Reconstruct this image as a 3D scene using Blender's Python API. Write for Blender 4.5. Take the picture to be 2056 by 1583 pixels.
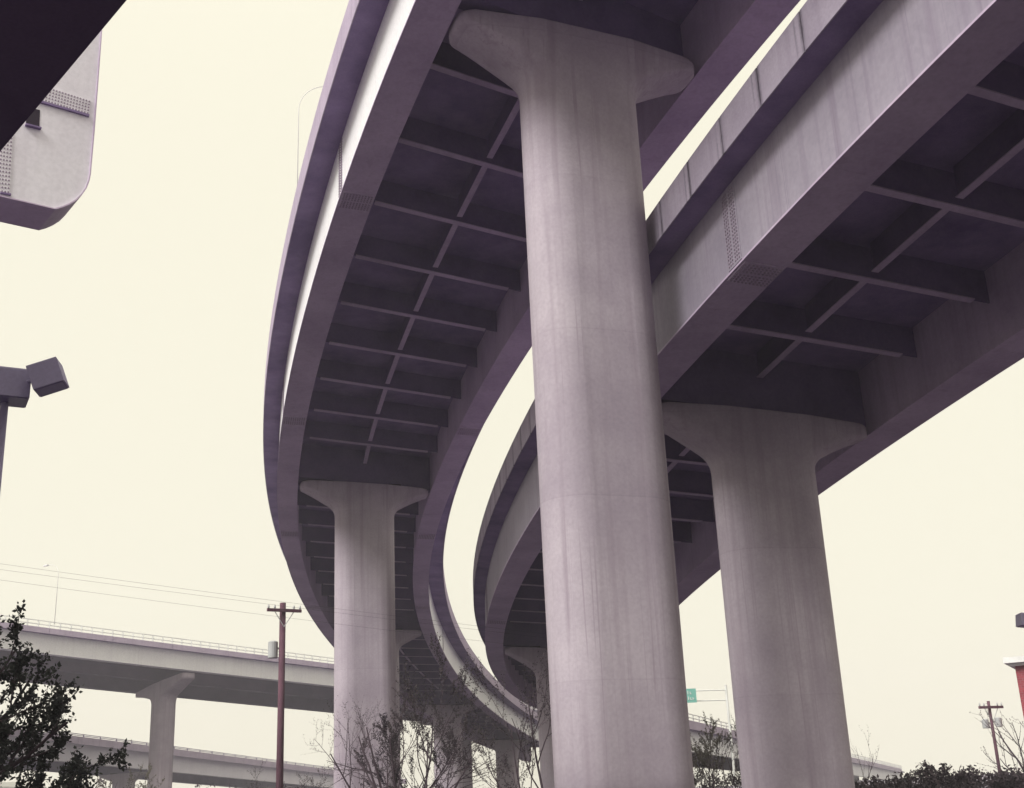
import bpy, bmesh, math, random
from mathutils import Vector, Matrix, Euler, noise
random.seed(7)
for o in list(bpy.data.objects): bpy.data.objects.remove(o)
SC = bpy.context.scene
COL = SC.collection
R = math.radians

# ------------------------------------------------------------------ camera, sky, sun, exposure
CAM_Z = 1.6
PITCH, ROLL, FPX = 0.322856, 0.044825, 2403.0
cd = bpy.data.cameras.new("camera"); cam = bpy.data.objects.new("camera", cd); COL.objects.link(cam)
cd.sensor_fit = 'HORIZONTAL'; cd.sensor_width = 36.0; cd.lens = FPX/2056*36
cd.clip_start = 0.1; cd.clip_end = 5000
_F = Vector((0, math.cos(PITCH), math.sin(PITCH)))
_U0 = Vector((0, -math.sin(PITCH), math.cos(PITCH))); _R0 = Vector((1, 0, 0))
_U = math.cos(ROLL)*_U0 + math.sin(ROLL)*_R0
_R = math.cos(ROLL)*_R0 - math.sin(ROLL)*_U0
cam.matrix_world = Matrix(((_R.x, _U.x, -_F.x, 0), (_R.y, _U.y, -_F.y, 0), (_R.z, _U.z, -_F.z, CAM_Z), (0, 0, 0, 1)))
SC.camera = cam
EYE = Vector((0, 0, CAM_Z))
def ray(px, py):                                     # survey helper: direction towards a point of the 2056x1583 photograph
    return (_F*FPX + _R*(px-1028) - _U*(py-791.5)).normalized()
def at(px, py, depth):                               # the world point that many metres out along the optical axis
    d = ray(px, py); return EYE + d*(depth/d.dot(_F))

SUN_EL, SUN_AZ = R(42), R(221)                       # azimuth clockwise from +Y (view direction)
w = bpy.data.worlds.new("World"); SC.world = w; w.use_nodes = True
nt = w.node_tree; nt.nodes.clear()
out = nt.nodes.new("ShaderNodeOutputWorld"); bg = nt.nodes.new("ShaderNodeBackground")
sky = nt.nodes.new("ShaderNodeTexSky"); sky.sky_type = 'NISHITA'; sky.sun_disc = False
sky.sun_elevation = SUN_EL; sky.sun_rotation = SUN_AZ
sky.air_density = 1.0; sky.dust_density = 4.0
mx = nt.nodes.new("ShaderNodeMixRGB"); mx.inputs[0].default_value = 0.95
mx.inputs[2].default_value = (6.95, 6.62, 5.42, 1)     # closed pale overcast in front of the clear sky
# overcast skies brighten towards the zenith (about three times the horizon)
tcw = nt.nodes.new("ShaderNodeTexCoord"); sx = nt.nodes.new("ShaderNodeSeparateXYZ"); nt.links.new(tcw.outputs["Generated"], sx.inputs[0])
def wm_(op, a, b, clamp=False):
    k = nt.nodes.new("ShaderNodeMath"); k.operation = op; k.use_clamp = clamp
    for i, x in enumerate((a, b)):
        if isinstance(x, (int, float)): k.inputs[i].default_value = x
        else: nt.links.new(x, k.inputs[i])
    return k.outputs[0]
zen = wm_('ADD', wm_('MULTIPLY', wm_('POWER', wm_('MAXIMUM', sx.outputs[2], 0.0), 8.0), 2.0), 1.0)
vm = nt.nodes.new("ShaderNodeVectorMath"); vm.operation = 'SCALE'; nt.links.new(mx.outputs[0], vm.inputs[0]); nt.links.new(zen, vm.inputs[3])
nt.links.new(sky.outputs[0], mx.inputs[1]); nt.links.new(vm.outputs[0], bg.inputs[0]); nt.links.new(bg.outputs[0], out.inputs[0])
bg.inputs[1].default_value = 0.05
sl = bpy.data.lights.new("sun", 'SUN'); sl.energy = 1.5; sl.angle = R(24); sl.color = (1.0, 0.98, 0.95)
so = bpy.data.objects.new("sun", sl); COL.objects.link(so)
sd = Vector((math.sin(SUN_AZ)*math.cos(SUN_EL), math.cos(SUN_AZ)*math.cos(SUN_EL), math.sin(SUN_EL)))
so.rotation_euler = sd.to_track_quat('Z', 'Y').to_euler()
so.location = sd*200
vs = SC.view_settings; vs.view_transform = 'Standard'; vs.look = 'None'; vs.exposure = 1.55; vs.gamma = 1.0; vs.use_curve_mapping = False
SC.cycles.max_bounces = 6; SC.cycles.diffuse_bounces = 4

# ------------------------------------------------------------------ materials
def mat(name, base, rough=0.8, var=None, scale=0.6, streak=0.0, streak_col=(0.1, 0.08, 0.11), bump=0.15, bscale=25, metal=0.0,
        joint=None, lines=None, spots=0.0, spec=0.3):
    m = bpy.data.materials.new(name); m.use_nodes = True
    n = m.node_tree.nodes; L = m.node_tree.links; b = n["Principled BSDF"]
    b.inputs["Roughness"].default_value = rough; b.inputs["Metallic"].default_value = metal
    b.inputs["Specular IOR Level"].default_value = spec
    geo = n.new("ShaderNodeNewGeometry")
    t = n.new("ShaderNodeTexNoise"); t.inputs["Scale"].default_value = scale; t.inputs["Detail"].default_value = 7; t.inputs["Roughness"].default_value = 0.62
    L.new(geo.outputs["Position"], t.inputs["Vector"])
    cr = n.new("ShaderNodeValToRGB"); L.new(t.outputs["Fac"], cr.inputs[0])
    v = var or tuple(c*0.75 for c in base)
    cr.color_ramp.elements[0].position = 0.33; cr.color_ramp.elements[0].color = (*v, 1)
    cr.color_ramp.elements[1].position = 0.66; cr.color_ramp.elements[1].color = (*base, 1)
    col = cr.outputs[0]
    t2 = n.new("ShaderNodeTexNoise"); t2.inputs["Scale"].default_value = bscale; t2.inputs["Detail"].default_value = 5
    L.new(geo.outputs["Position"], t2.inputs["Vector"])
    def mul(col, fac_socket, c):
        k = n.new("ShaderNodeMixRGB"); k.blend_type = 'MULTIPLY'; k.inputs[2].default_value = (*c, 1)
        L.new(fac_socket, k.inputs[0]); L.new(col, k.inputs[1]); return k.outputs[0]
    def ramp(sock, a, bb, ca=0.0, cb=1.0):
        k = n.new("ShaderNodeMapRange"); k.inputs[1].default_value = a; k.inputs[2].default_value = bb
        k.inputs[3].default_value = ca; k.inputs[4].default_value = cb; L.new(sock, k.inputs[0]); return k.outputs[0]
    def math_(op, a, bb):
        k = n.new("ShaderNodeMath"); k.operation = op
        for i, x in enumerate((a, bb)):
            if isinstance(x, (int, float)): k.inputs[i].default_value = x
            else: L.new(x, k.inputs[i])
        return k.outputs[0]
    # fine mottling
    col = mul(col, ramp(t2.outputs["Fac"], 0.35, 0.7, 0.0, 0.28), tuple(0.62 for _ in range(3)))
    if streak > 0:                                   # rain streaks: noise drawn out down the face
        mp = n.new("ShaderNodeMapping"); mp.inputs["Scale"].default_value = (4.2, 4.2, 0.13)
        L.new(geo.outputs["Position"], mp.inputs["Vector"])
        t3 = n.new("ShaderNodeTexNoise"); t3.inputs["Scale"].default_value = 1.0; t3.inputs["Detail"].default_value = 6; t3.inputs["Distortion"].default_value = 0.4
        L.new(mp.outputs[0], t3.inputs["Vector"])
        sk = ramp(t3.outputs["Fac"], 0.50, 0.74, 0.0, streak)
        k = n.new("ShaderNodeMixRGB"); k.inputs[2].default_value = (*streak_col, 1)
        L.new(sk, k.inputs[0]); L.new(col, k.inputs[1]); col = k.outputs[0]
    if streak > 0.5:                                 # narrow dark water runs, here and there
        mp = n.new("ShaderNodeMapping"); mp.inputs["Scale"].default_value = (11, 11, 0.09)
        L.new(geo.outputs["Position"], mp.inputs["Vector"])
        t4 = n.new("ShaderNodeTexNoise"); t4.inputs["Scale"].default_value = 1.0; t4.inputs["Detail"].default_value = 3; t4.inputs["Distortion"].default_value = 0.8
        L.new(mp.outputs[0], t4.inputs["Vector"])
        k = n.new("ShaderNodeMixRGB"); k.inputs[2].default_value = (*streak_col, 1)
        L.new(math_('MULTIPLY', ramp(t4.outputs["Fac"], 0.60, 0.68, 0.0, 0.55), ramp(t.outputs["Fac"], 0.42, 0.58, 0.2, 1.0)), k.inputs[0]); L.new(col, k.inputs[1]); col = k.outputs[0]
    if lines:                                        # construction joints between concrete lifts
        spz = n.new("ShaderNodeSeparateXYZ"); L.new(geo.outputs["Position"], spz.inputs[0])
        zz = math_('DIVIDE', math_('ADD', spz.outputs[2], math_('MULTIPLY', t.outputs["Fac"], .10)), lines)
        fz = math_('MULTIPLY', math_('FRACT', zz, 0), lines)
        col = mul(col, ramp(fz, 0.015, 0.04, 0.13, 0.0), (.45, .42, .45))
        wn = n.new("ShaderNodeTexWhiteNoise"); wn.noise_dimensions = '1D'; L.new(math_('FLOOR', zz, 0), wn.inputs["W"])
        col = mul(col, ramp(wn.outputs[0], 0, 1, 0.0, 0.10), (.5, .48, .5))
    if joint:
        uv = n.new("ShaderNodeUVMap"); sp = n.new("ShaderNodeSeparateXYZ"); L.new(uv.outputs[0], sp.inputs[0])
    if joint:                                        # drip stains under each parapet joint (uv.x runs in metres along the ramp)
        fr = math_('FRACT', math_('DIVIDE', sp.outputs[0], joint), 0)
        dd = math_('MULTIPLY', math_('MINIMUM', fr, math_('SUBTRACT', 1.0, fr)), joint)
        wob = math_('MULTIPLY', math_('SUBTRACT', t2.outputs["Fac"], 0.5), 0.08)
        s1 = ramp(math_('ADD', dd, wob), 0.02, 0.10, 0.75, 0.0)
        side = ramp(math_('ABSOLUTE', math_('SUBTRACT', math_('ADD', math_('MULTIPLY', fr, joint), wob), 0.22), 0), 0.0, 0.05, 0.45, 0.0)
        s1 = math_('MAXIMUM', s1, side)
        k = n.new("ShaderNodeMixRGB"); k.inputs[2].default_value = (0.05, 0.04, 0.06, 1)
        gate = ramp(t.outputs["Fac"], 0.38, 0.52, 0.15, 1.0)
        L.new(math_('MULTIPLY', s1, gate), k.inputs[0]); L.new(col, k.inputs[1]); col = k.outputs[0]
    L.new(col, b.inputs["Base Color"])
    bm_ = n.new("ShaderNodeBump"); bm_.inputs["Strength"].default_value = bump; bm_.inputs["Distance"].default_value = 0.02
    L.new(t2.outputs["Fac"], bm_.inputs["Height"]); L.new(bm_.outputs[0], b.inputs["Normal"])
    return m
M = {}
M['steel']   = mat('pale_grey_steel_paint', (0.74, 0.72, 0.76), 0.55, (0.66, 0.63, 0.68), 0.35, 0.10, (0.38, 0.33, 0.38), 0.05, 9)
M['whitesteel'] = mat('lit_white_steel_paint', (0.82, 0.82, 0.82), 0.5, (0.76, 0.75, 0.77), 0.35, 0.16, (0.45, 0.40, 0.45), 0.05, 9)  # white raised above the pale steel: light on these webs put into the colour
M['stained'] = mat('shaded_stained_steel_paint', (0.35, 0.315, 0.375), 0.6, (0.27, 0.24, 0.30), 0.4, 0.55, (0.20, 0.16, 0.22), 0.08, 9)  # real stains, plus blocked skylight put into a darker base colour
M['underside'] = mat('underside_shade_steel', (0.17, 0.12, 0.20), 0.8, (0.12, 0.085, 0.15), 0.4, 0, bump=0.05)  # steel darkened in its colour for the shade under the decks
M['flange']  = mat('half_shade_steel_paint', (0.54, 0.445, 0.57), 0.7, (0.38, 0.30, 0.42), 0.35, 0.25, (0.26, 0.19, 0.27), bump=0.05, bscale=12)  # web paint dimmed: half shade of the undersides is in the colour
M['dull']    = mat('shade_dark_steel_paint', (0.20, 0.145, 0.28), 0.7, (0.13, 0.092, 0.19), 0.5, 0, bump=0.05, bscale=12)  # same paint again, darkened for the deep shade between the girders
M['bolt']    = mat('bolt_steel', (0.32, 0.26, 0.33), 0.6)
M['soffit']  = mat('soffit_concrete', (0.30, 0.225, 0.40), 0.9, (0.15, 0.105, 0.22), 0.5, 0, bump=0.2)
M['pier']    = mat('pier_concrete', (0.46, 0.405, 0.45), 0.9, (0.34, 0.29, 0.34), 0.38, 0.55, (0.25, 0.20, 0.24), 0.16, 14, lines=3.7)
M['parapet'] = mat('parapet_concrete', (0.42, 0.37, 0.45), 0.9, (0.32, 0.275, 0.35), 0.7, 0.4, (0.2, 0.16, 0.22), 0.3, 16, joint=1.6)
M['parapetA']= mat('parapet_concrete_clean', (0.42, 0.35, 0.45), 0.9, (0.35, 0.29, 0.38), 0.7, 0.3, (0.2, 0.16, 0.22), 0.3, 16)
M['bearing'] = mat('bearing_rubber', (0.03, 0.025, 0.03), 0.8)
M['asphalt'] = mat('asphalt', (0.05, 0.045, 0.05), 0.95, (0.04, 0.036, 0.042), 2, 0, bump=0.3)
M['ground']  = mat('bare_ground', (0.085, 0.067, 0.098), 0.95, (0.055, 0.043, 0.065), 0.12, 0, bump=0.4)
M['wood']    = mat('creosoted_pole', (0.13, 0.06, 0.085), 0.9, (0.09, 0.04, 0.06), 1.5, 0.3, (0.05, 0.03, 0.04), 0.4)
M['lamp']    = mat('lamp_housing', (0.44, 0.40, 0.58), 0.5, (0.40, 0.36, 0.53), 1.5, bump=0.02)
M['lens']    = mat('lamp_lens', (0.30, 0.26, 0.44), 0.25)
M['galv']    = mat('galvanised_steel', (0.72, 0.73, 0.70), 0.5)
M['trafo']   = mat('transformer_grey', (0.45, 0.46, 0.46), 0.5)
M['wire']    = mat('wire', (0.09, 0.08, 0.09), 0.6)
M['bark']    = mat('bark', (0.085, 0.06, 0.075), 0.95, (0.055, 0.04, 0.05), 3)
M['leaf']    = mat('dark_leaf', (0.050, 0.058, 0.050), 0.7, (0.032, 0.034, 0.040), 3.0)
M['bud']     = mat('bud', (0.07, 0.055, 0.055), 0.8, (0.04, 0.03, 0.045), 3.0)
M['shrub']   = mat('shrub_leaf', (0.065, 0.045, 0.055), 0.8, (0.035, 0.024, 0.038), 2.5)
M['olive']   = mat('olive_leaf', (0.14, 0.13, 0.09), 0.8, (0.09, 0.075, 0.07), 2.5)
M['white']   = mat('white_paint', (0.8, 0.8, 0.78), 0.4)
M['glass']   = mat('dark_glass', (0.05, 0.06, 0.08), 0.1, bump=0.0)
M['rubber']  = mat('tyre_rubber', (0.02, 0.02, 0.02), 0.9)
M['green']   = mat('sign_green', (0.17, 0.42, 0.36), 0.5, (0.16, 0.40, 0.34), 1, bump=0)  # green paled: the glare over the panel is put into its colour
M['hole']    = mat('unlit_interior', (0.03, 0.02, 0.035), 0.9)
def brick_mat():
    m = bpy.data.materials.new('red_brick'); m.use_nodes = True; n = m.node_tree.nodes; L = m.node_tree.links; b = n["Principled BSDF"]
    tc = n.new("ShaderNodeTexCoord"); br = n.new("ShaderNodeTexBrick"); mp = n.new("ShaderNodeMapping")
    mp.inputs["Rotation"].default_value = (R(90), 0, 0)
    L.new(tc.outputs["Object"], mp.inputs[0]); L.new(mp.outputs[0], br.inputs["Vector"])
    br.inputs["Color1"].default_value = (0.30, 0.045, 0.06, 1); br.inputs["Color2"].default_value = (0.22, 0.03, 0.045, 1)
    br.inputs["Mortar"].default_value = (0.25, 0.16, 0.16, 1); br.inputs["Scale"].default_value = 2.2
    br.inputs["Mortar Size"].default_value = 0.012
    L.new(br.outputs[0], b.inputs["Base Color"]); b.inputs["Roughness"].default_value = 0.9
    bp = n.new("ShaderNodeBump"); bp.inputs["Strength"].default_value = 0.4; L.new(br.outputs["Fac"], bp.inputs["Height"]); bp.invert = True
    L.new(bp.outputs[0], b.inputs["Normal"]); return m
M['brick'] = brick_mat()

# ------------------------------------------------------------------ helpers
def mesh_obj(name, verts, faces, m, parent=None, uvs=None, smooth=False, fix=True):
    me = bpy.data.meshes.new(name); me.from_pydata([tuple(v) for v in verts], [], faces); me.validate()
    if uvs is not None:
        ul = me.uv_layers.new(name="UVMap")
        for lp in me.loops: ul.data[lp.index].uv = uvs[lp.vertex_index]
    if fix:
        bm = bmesh.new(); bm.from_mesh(me); bmesh.ops.recalc_face_normals(bm, faces=bm.faces); bm.to_mesh(me); bm.free()
    if smooth:
        me.polygons.foreach_set("use_smooth", [True]*len(me.polygons))
    me.materials.append(m)
    o = bpy.data.objects.new(name, me); COL.objects.link(o)
    if parent is not None:
        o.parent = parent; o.matrix_parent_inverse = Matrix.Translation(-Vector(parent.location)) if parent.rotation_euler.to_quaternion().angle < 1e-6 else parent_matrix(parent).inverted()
    return o
def parent_matrix(p):
    return Matrix.Translation(p.location) @ p.rotation_euler.to_matrix().to_4x4()
def thing(name, label, cat, loc=(0, 0, 0), group=None):
    o = bpy.data.objects.new(name, None); COL.objects.link(o); o.location = loc; o.empty_display_size = 0.5
    o['label'] = label; o['category'] = cat
    if group: o['group'] = group
    return o
def tag(o, label, cat, group=None):
    o['label'] = label; o['category'] = cat
    if group: o['group'] = group
    return o
class Geo:
    def __init__(s): s.v = []; s.f = []
    def add(s, v, f):
        n = len(s.v); s.v += [Vector(x) for x in v]; s.f += [tuple(i+n for i in q) for q in f]
    def hexa(s, p):                                  # eight corners: bottom ring, top ring
        s.add(p, [(0, 3, 2, 1), (4, 5, 6, 7), (0, 1, 5, 4), (1, 2, 6, 5), (2, 3, 7, 6), (3, 0, 4, 7)])
    def box(s, c, sz, rot=None):
        c = Vector(c); h = Vector(sz)/2; q = []
        for z in (-1, 1):
            for x, y in ((-1, -1), (1, -1), (1, 1), (-1, 1)):
                p = Vector((x*h.x, y*h.y, z*h.z)); q.append(c + (rot @ p if rot else p))
        s.hexa(q)
    def tube(s, pts, rads, n=8, cap=True):
        pts = [Vector(p) for p in pts]; b = len(s.v); up = None
        for i, p in enumerate(pts):
            d = (pts[min(i+1, len(pts)-1)] - pts[max(i-1, 0)]).normalized()
            if up is None: up = d.orthogonal().normalized()
            else:
                up = (up - d*up.dot(d))
                up = up.normalized() if up.length > 1e-6 else d.orthogonal().normalized()
            sdv = d.cross(up); r = rads[i] if isinstance(rads, (list, tuple)) else rads
            for k in range(n):
                a = 2*math.pi*k/n; s.v.append(p + (up*math.cos(a) + sdv*math.sin(a))*r)
        for i in range(len(pts)-1):
            for k in range(n):
                k2 = (k+1) % n; s.f.append((b+i*n+k, b+i*n+k2, b+(i+1)*n+k2, b+(i+1)*n+k))
        if cap:
            s.f.append(tuple(b+k for k in reversed(range(n)))); e = b+(len(pts)-1)*n; s.f.append(tuple(e+k for k in range(n)))
    def build(s, name, m, parent=None, smooth=False, fix=True): return mesh_obj(name, s.v, s.f, m, parent, smooth=smooth, fix=fix)

# ------------------------------------------------------------------ road alignments
class Align:
    """plan curve with varying curvature, grade and crossfall; P(s, off, dz) gives a world point"""
    def __init__(s, x, y, z, th, g0, g1, e, ks, kd, s0, s1):
        s.g0, s.g1, s.e, s.z0 = g0, g1, e, z; s.ds = 0.25
        s.lo, s.hi = s0, s1; s.tab = {}
        def kap(t):
            u = max(0, min(t/kd, len(ks)-1-1e-9)); i = int(u); return ks[i]*(1-(u-i)) + ks[i+1]*(u-i)
        for sign in (1, -1):
            X, Y, T, t = x, y, th, 0.0; i = 0
            s.tab[0] = (X, Y, T)
            while (t < s1+2) if sign > 0 else (t > s0-2):
                h = s.ds*sign; Tm = T + kap(t)*h/2; X += math.cos(Tm)*h; Y += math.sin(Tm)*h; T += kap(t+h/2)*h; t += h; i += sign
                s.tab[i] = (X, Y, T)
    def P(s, t, off=0.0, dz=0.0):
        u = t/s.ds; i = math.floor(u); fr = u-i; a = s.tab[i]; b = s.tab[i+1]
        X, Y, T = (a[k]*(1-fr)+b[k]*fr for k in range(3))
        return Vector((X + math.sin(T)*off, Y - math.cos(T)*off, s.z0 + s.g0*t + s.g1*t*t + s.e*off + dz + CAM_Z))
    def heading(s, t): return s.tab[math.floor(t/s.ds)][2]
def sweep(name, al, prof, s0, s1, step, m, parent, smooth=False):
    n = max(1, math.ceil((s1-s0)/step)); k = len(prof); V = []; UV = []; Fs = []
    for i in range(n+1):
        t = s0 + (s1-s0)*i/n
        for j, (off, dz) in enumerate(prof): V.append(al.P(t, off, dz)); UV.append((t, dz))
    for i in range(n):
        for j in range(k):
            j2 = (j+1) % k; Fs.append((i*k+j, i*k+j2, (i+1)*k+j2, (i+1)*k+j))
    Fs.append(tuple(range(k))[::-1]); Fs.append(tuple(n*k+j for j in range(k)))
    return mesh_obj(name, V, Fs, m, parent, UV, smooth)

A = Align(8.827657, 10.021096, 18.252936, 2.071598, -0.079039, -3e-6, -0.036695, [-0.008757, -0.004675, -0.006448, -0.004091, -0.00328, -0.002411], 30, -72, 176)
B = Align(19.891108, -1.854057, 11.985741, 2.120569, -0.085806, 0.000329, -0.078599, [-0.011873, -0.006346, -0.005854, -0.005369, -0.004891, -0.004414], 30, -62, 140)
D = Align(-51.83476, 112.15888, 14.41346, 0.67543, -0.08825, 0.0004, 0.09786, [0.00098, 0.00747, 0.010, 0.010], 50, -32, 118)
E_ = Align(-58.07, 123.55, 5.984, 1.25564, -0.04774, 0, 0.0268, [0.0014, 0.0, 0.0, 0.0], 50, -30, 112)

# ------------------------------------------------------------------ setting
g = Geo(); N = 24
def gz(x, y): return 0.0
g.add([(-2500, -2500, 0), (2500, -2500, 0), (2500, 2500, 0), (-2500, 2500, 0)], [(0, 1, 2, 3)])
gr = g.build('ground', M['ground'], fix=False); gr['kind'] = 'structure'
g = Geo(); g.add([(-60, 6, 0.004), (60, -6, 0.004), (60, 2, 0.004), (-60, 14, 0.004)], [(0, 1, 2, 3)])
rd = g.build('road', M['asphalt'], fix=False); rd['kind'] = 'structure'
g = Geo()
for k in range(14):
    x = -56+8.5*k; y = 10 - x*0.1
    g.add([(x, y-0.07, 0.008), (x+3, y-0.37, 0.008), (x+3, y-0.23, 0.008), (x, y+0.07, 0.008)], [(0, 1, 2, 3)])
lm_ = g.build('lane_markings', M['white'], fix=False); lm_['kind'] = 'structure'
for yo in (-4.3, 4.15):
    g = Geo(); g.hexa([(-60, 10+6*0+yo, 0), (60, -2+yo, 0), (60, -1.85+yo, 0), (-60, 10.15+yo, 0), (-60, 10+yo, 0.13), (60, -2+yo, 0.13), (60, -1.85+yo, 0.13), (-60, 10.15+yo, 0.13)])
    k_ = g.build('kerb', M['pier']); k_['kind'] = 'structure'

# ------------------------------------------------------------------ elevated ramps
IWH, GW, HT = 3.2, 0.985, 1.95
def bolts_geo(g, org, ux, uy, nrm, nx, ny, dx, dy, r=0.026, h=0.022):
    for i in range(nx):
        for j in range(ny):
            c = org + ux*(i-(nx-1)/2)*dx + uy*(j-(ny-1)/2)*dy; b = len(g.v)
            for k in range(6):
                a = k*math.pi/3; g.v.append(c + (ux*math.cos(a) + uy*math.sin(a))*r)
            for k in range(6):
                a = k*math.pi/3; g.v.append(c + (ux*math.cos(a) + uy*math.sin(a))*r*0.85 + nrm*h)
            for k in range(6): g.f.append((b+k, b+(k+1) % 6, b+6+(k+1) % 6, b+6+k))
            g.f.append(tuple(b+6+k for k in range(6)))
def ramp(name, label, al, s0, s1, piers, bays, ow, edge_dz, top_dz, panel, parmat, splices, skew=0.0, near=True, web='whitesteel', ow_right=None):
    root = thing(name, label, 'overpass', al.P((s0+s1)/2, 0, 0))
    t = 0.045
    for sg in (-1, 1):
        i0, o0 = IWH*sg, (IWH+GW)*sg
        prof = [(o0, 0), (o0, t), (o0-sg*0.06, t), (o0-sg*0.06, HT+.01), (i0+sg*0.07, HT+.01), (i0+sg*0.07, t), (i0, t), (i0, 0)]
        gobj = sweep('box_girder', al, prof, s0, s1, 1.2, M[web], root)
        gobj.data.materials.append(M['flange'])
        # bottom flange and inner web: same paint, their shade put into a darker colour
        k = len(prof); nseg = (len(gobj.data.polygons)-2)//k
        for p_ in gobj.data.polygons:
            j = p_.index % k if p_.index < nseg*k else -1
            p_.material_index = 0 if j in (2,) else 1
        for sp in splices:
            mid = (i0+o0)/2
            pl = sweep('splice_plate', al, [(i0+sg*.05, -0.03), (o0-sg*.05, -0.03), (o0-sg*.05, 0.001), (i0+sg*.05, 0.001)], sp-0.42, sp+0.42, 0.42, M['flange'], root)
            wb = sweep('splice_plate', al, [(o0-sg*.07, .12), (o0-sg*.045, .12), (o0-sg*.045, 1.86), (o0-sg*.07, 1.86)], sp-0.3, sp+0.3, 0.3, M[web], root)
            h = al.heading(sp); ux = Vector((math.cos(h), math.sin(h), al.g0)).normalized(); uy = Vector((math.sin(h), -math.cos(h), al.e)).normalized()
            nz = Vector((0, 0, -1))
            if sp < 95:
                g = Geo(); bolts_geo(g, al.P(sp-.21, mid, -0.03), ux, uy, nz, 4, 10, .095, .088)
                bolts_geo(g, al.P(sp+.21, mid, -0.03), ux, uy, nz, 4, 10, .095, .088)
                bo = g.build('bolts', M['bolt'], pl); bo['kind'] = 'stuff'
                g = Geo()
                for d_ in (-.15, .15): bolts_geo(g, al.P(sp+d_, o0-sg*.045, 1.0), ux, Vector((0, 0, 1)), uy*sg, 3, 20, .085, .084)
                bo = g.build('bolts', M['bolt'], wb); bo['kind'] = 'stuff'
        sm = s0+2.0
        while sm < s1-1:
            if sm < 90 and min(abs(sm-q) for q in splices) > 1.5:
                sweep('weld_seam', al, [(i0+sg*.01, -0.008), (o0-sg*.01, -0.008), (o0-sg*.01, 0.001), (i0+sg*.01, 0.001)], sm-.012, sm+.012, .024, M['flange'], root)
            sm += 5.5
    OE = IWH+GW+ow; OR_ = IWH+GW+(ow_right or ow)
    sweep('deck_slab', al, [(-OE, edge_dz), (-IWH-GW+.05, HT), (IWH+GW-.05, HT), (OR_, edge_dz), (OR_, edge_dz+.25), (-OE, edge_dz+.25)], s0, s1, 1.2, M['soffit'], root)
    for sg in (-1, 1):
        if sg > 0: OE = OR_
        q = [(sg*(OE+.03), edge_dz-.05), (sg*(OE+.03), top_dz), (sg*(OE-.17), top_dz), (sg*(OE-.26), edge_dz+.252), (sg*(OE-.0), edge_dz+.251), (sg*(OE+.002), edge_dz-.05)]
        s = math.ceil(s0/panel)*panel
        while s+panel <= s1:
            sweep('parapet_panel', al, q, s+.012, s+panel-.012, 1.6, parmat, root); s += panel
    zb = 1.10
    for (pa, pb, n) in bays:
        pos = [pa+(pb-pa)*(k+1)/(n+1) for k in range(n)]
        for b_ in pos:
            V = Geo()
            def slab(o1, o2, z1, z2, th):
                q = []
                for z in (z1, z2):
                    for (o, d) in ((o1, -th/2), (o1, th/2), (o2, th/2), (o2, -th/2)): q.append(al.P(b_+d+skew*o/3.2, o, z))
                V.hexa(q)
            slab(-IWH-.068, IWH+.068, zb+.03, HT+.005, 0.03)
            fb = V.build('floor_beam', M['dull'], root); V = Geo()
            slab(-IWH+.42, IWH-.42, zb, zb+.029, 0.20)
            bf = V.build('bottom_flange', M['flange'], fb)  # same paint as its beam; light from below put into a paler colour
        ends = [pa+.26]+pos+[pb-.26]
        for a_, c_ in zip(ends[:-1], ends[1:]):
            a1, c1 = a_+.2, c_-.2; st = root
            for (nm, mk, hw, z1, z2) in (('stringer', 'dull', .012, zb+.15, HT+.004), ('bottom_flange', 'flange', .09, zb+.125, zb+.149)):  # one paint: shade in the web colour, light from below in the flange colour
                V = Geo(); V.hexa([al.P(x, o, z) for z in (z1, z2) for (x, o) in ((a1, -hw), (a1, hw), (c1, hw), (c1, -hw))])
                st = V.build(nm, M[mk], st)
    for p_ in piers:
        V = Geo(); V.hexa([al.P(p_+d+skew*o/3.2, o, z) for z in (.30, HT+.003) for (d, o) in ((-.25, -IWH-.066), (.25, -IWH-.066), (.25, IWH+.066), (-.25, IWH+.066))])
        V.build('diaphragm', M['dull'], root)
    return root

def mk_bays(piers, n): return [(a, b, n) for a, b in zip(piers[:-1], piers[1:])]
pA = [-50, -17, 16.5, 49.6, 82.6, 119.6, 150]
rampA = ramp('elevated_ramp', 'upper curving overpass ramp carried on the tall centre pier, sweeping left then down behind', A, -70, 175, pA, mk_bays(pA, 9),
     0.66, 1.90, 2.76, 3.2, M['parapetA'], [-9, 8, 24.2, 41, 57, 74, 90, 107, 123, 140, 156], skew=0.6, ow_right=.95)
pB = [-40, -2.5, 36.1, 73.7, 108]
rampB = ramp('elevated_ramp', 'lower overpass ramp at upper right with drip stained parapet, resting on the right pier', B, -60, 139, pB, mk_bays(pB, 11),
     0.52, 1.97, 2.78, 1.6, M['parapet'], [4.5, 28.3, 44, 64.5, 82, 99], skew=0.2, web='stained')

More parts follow.
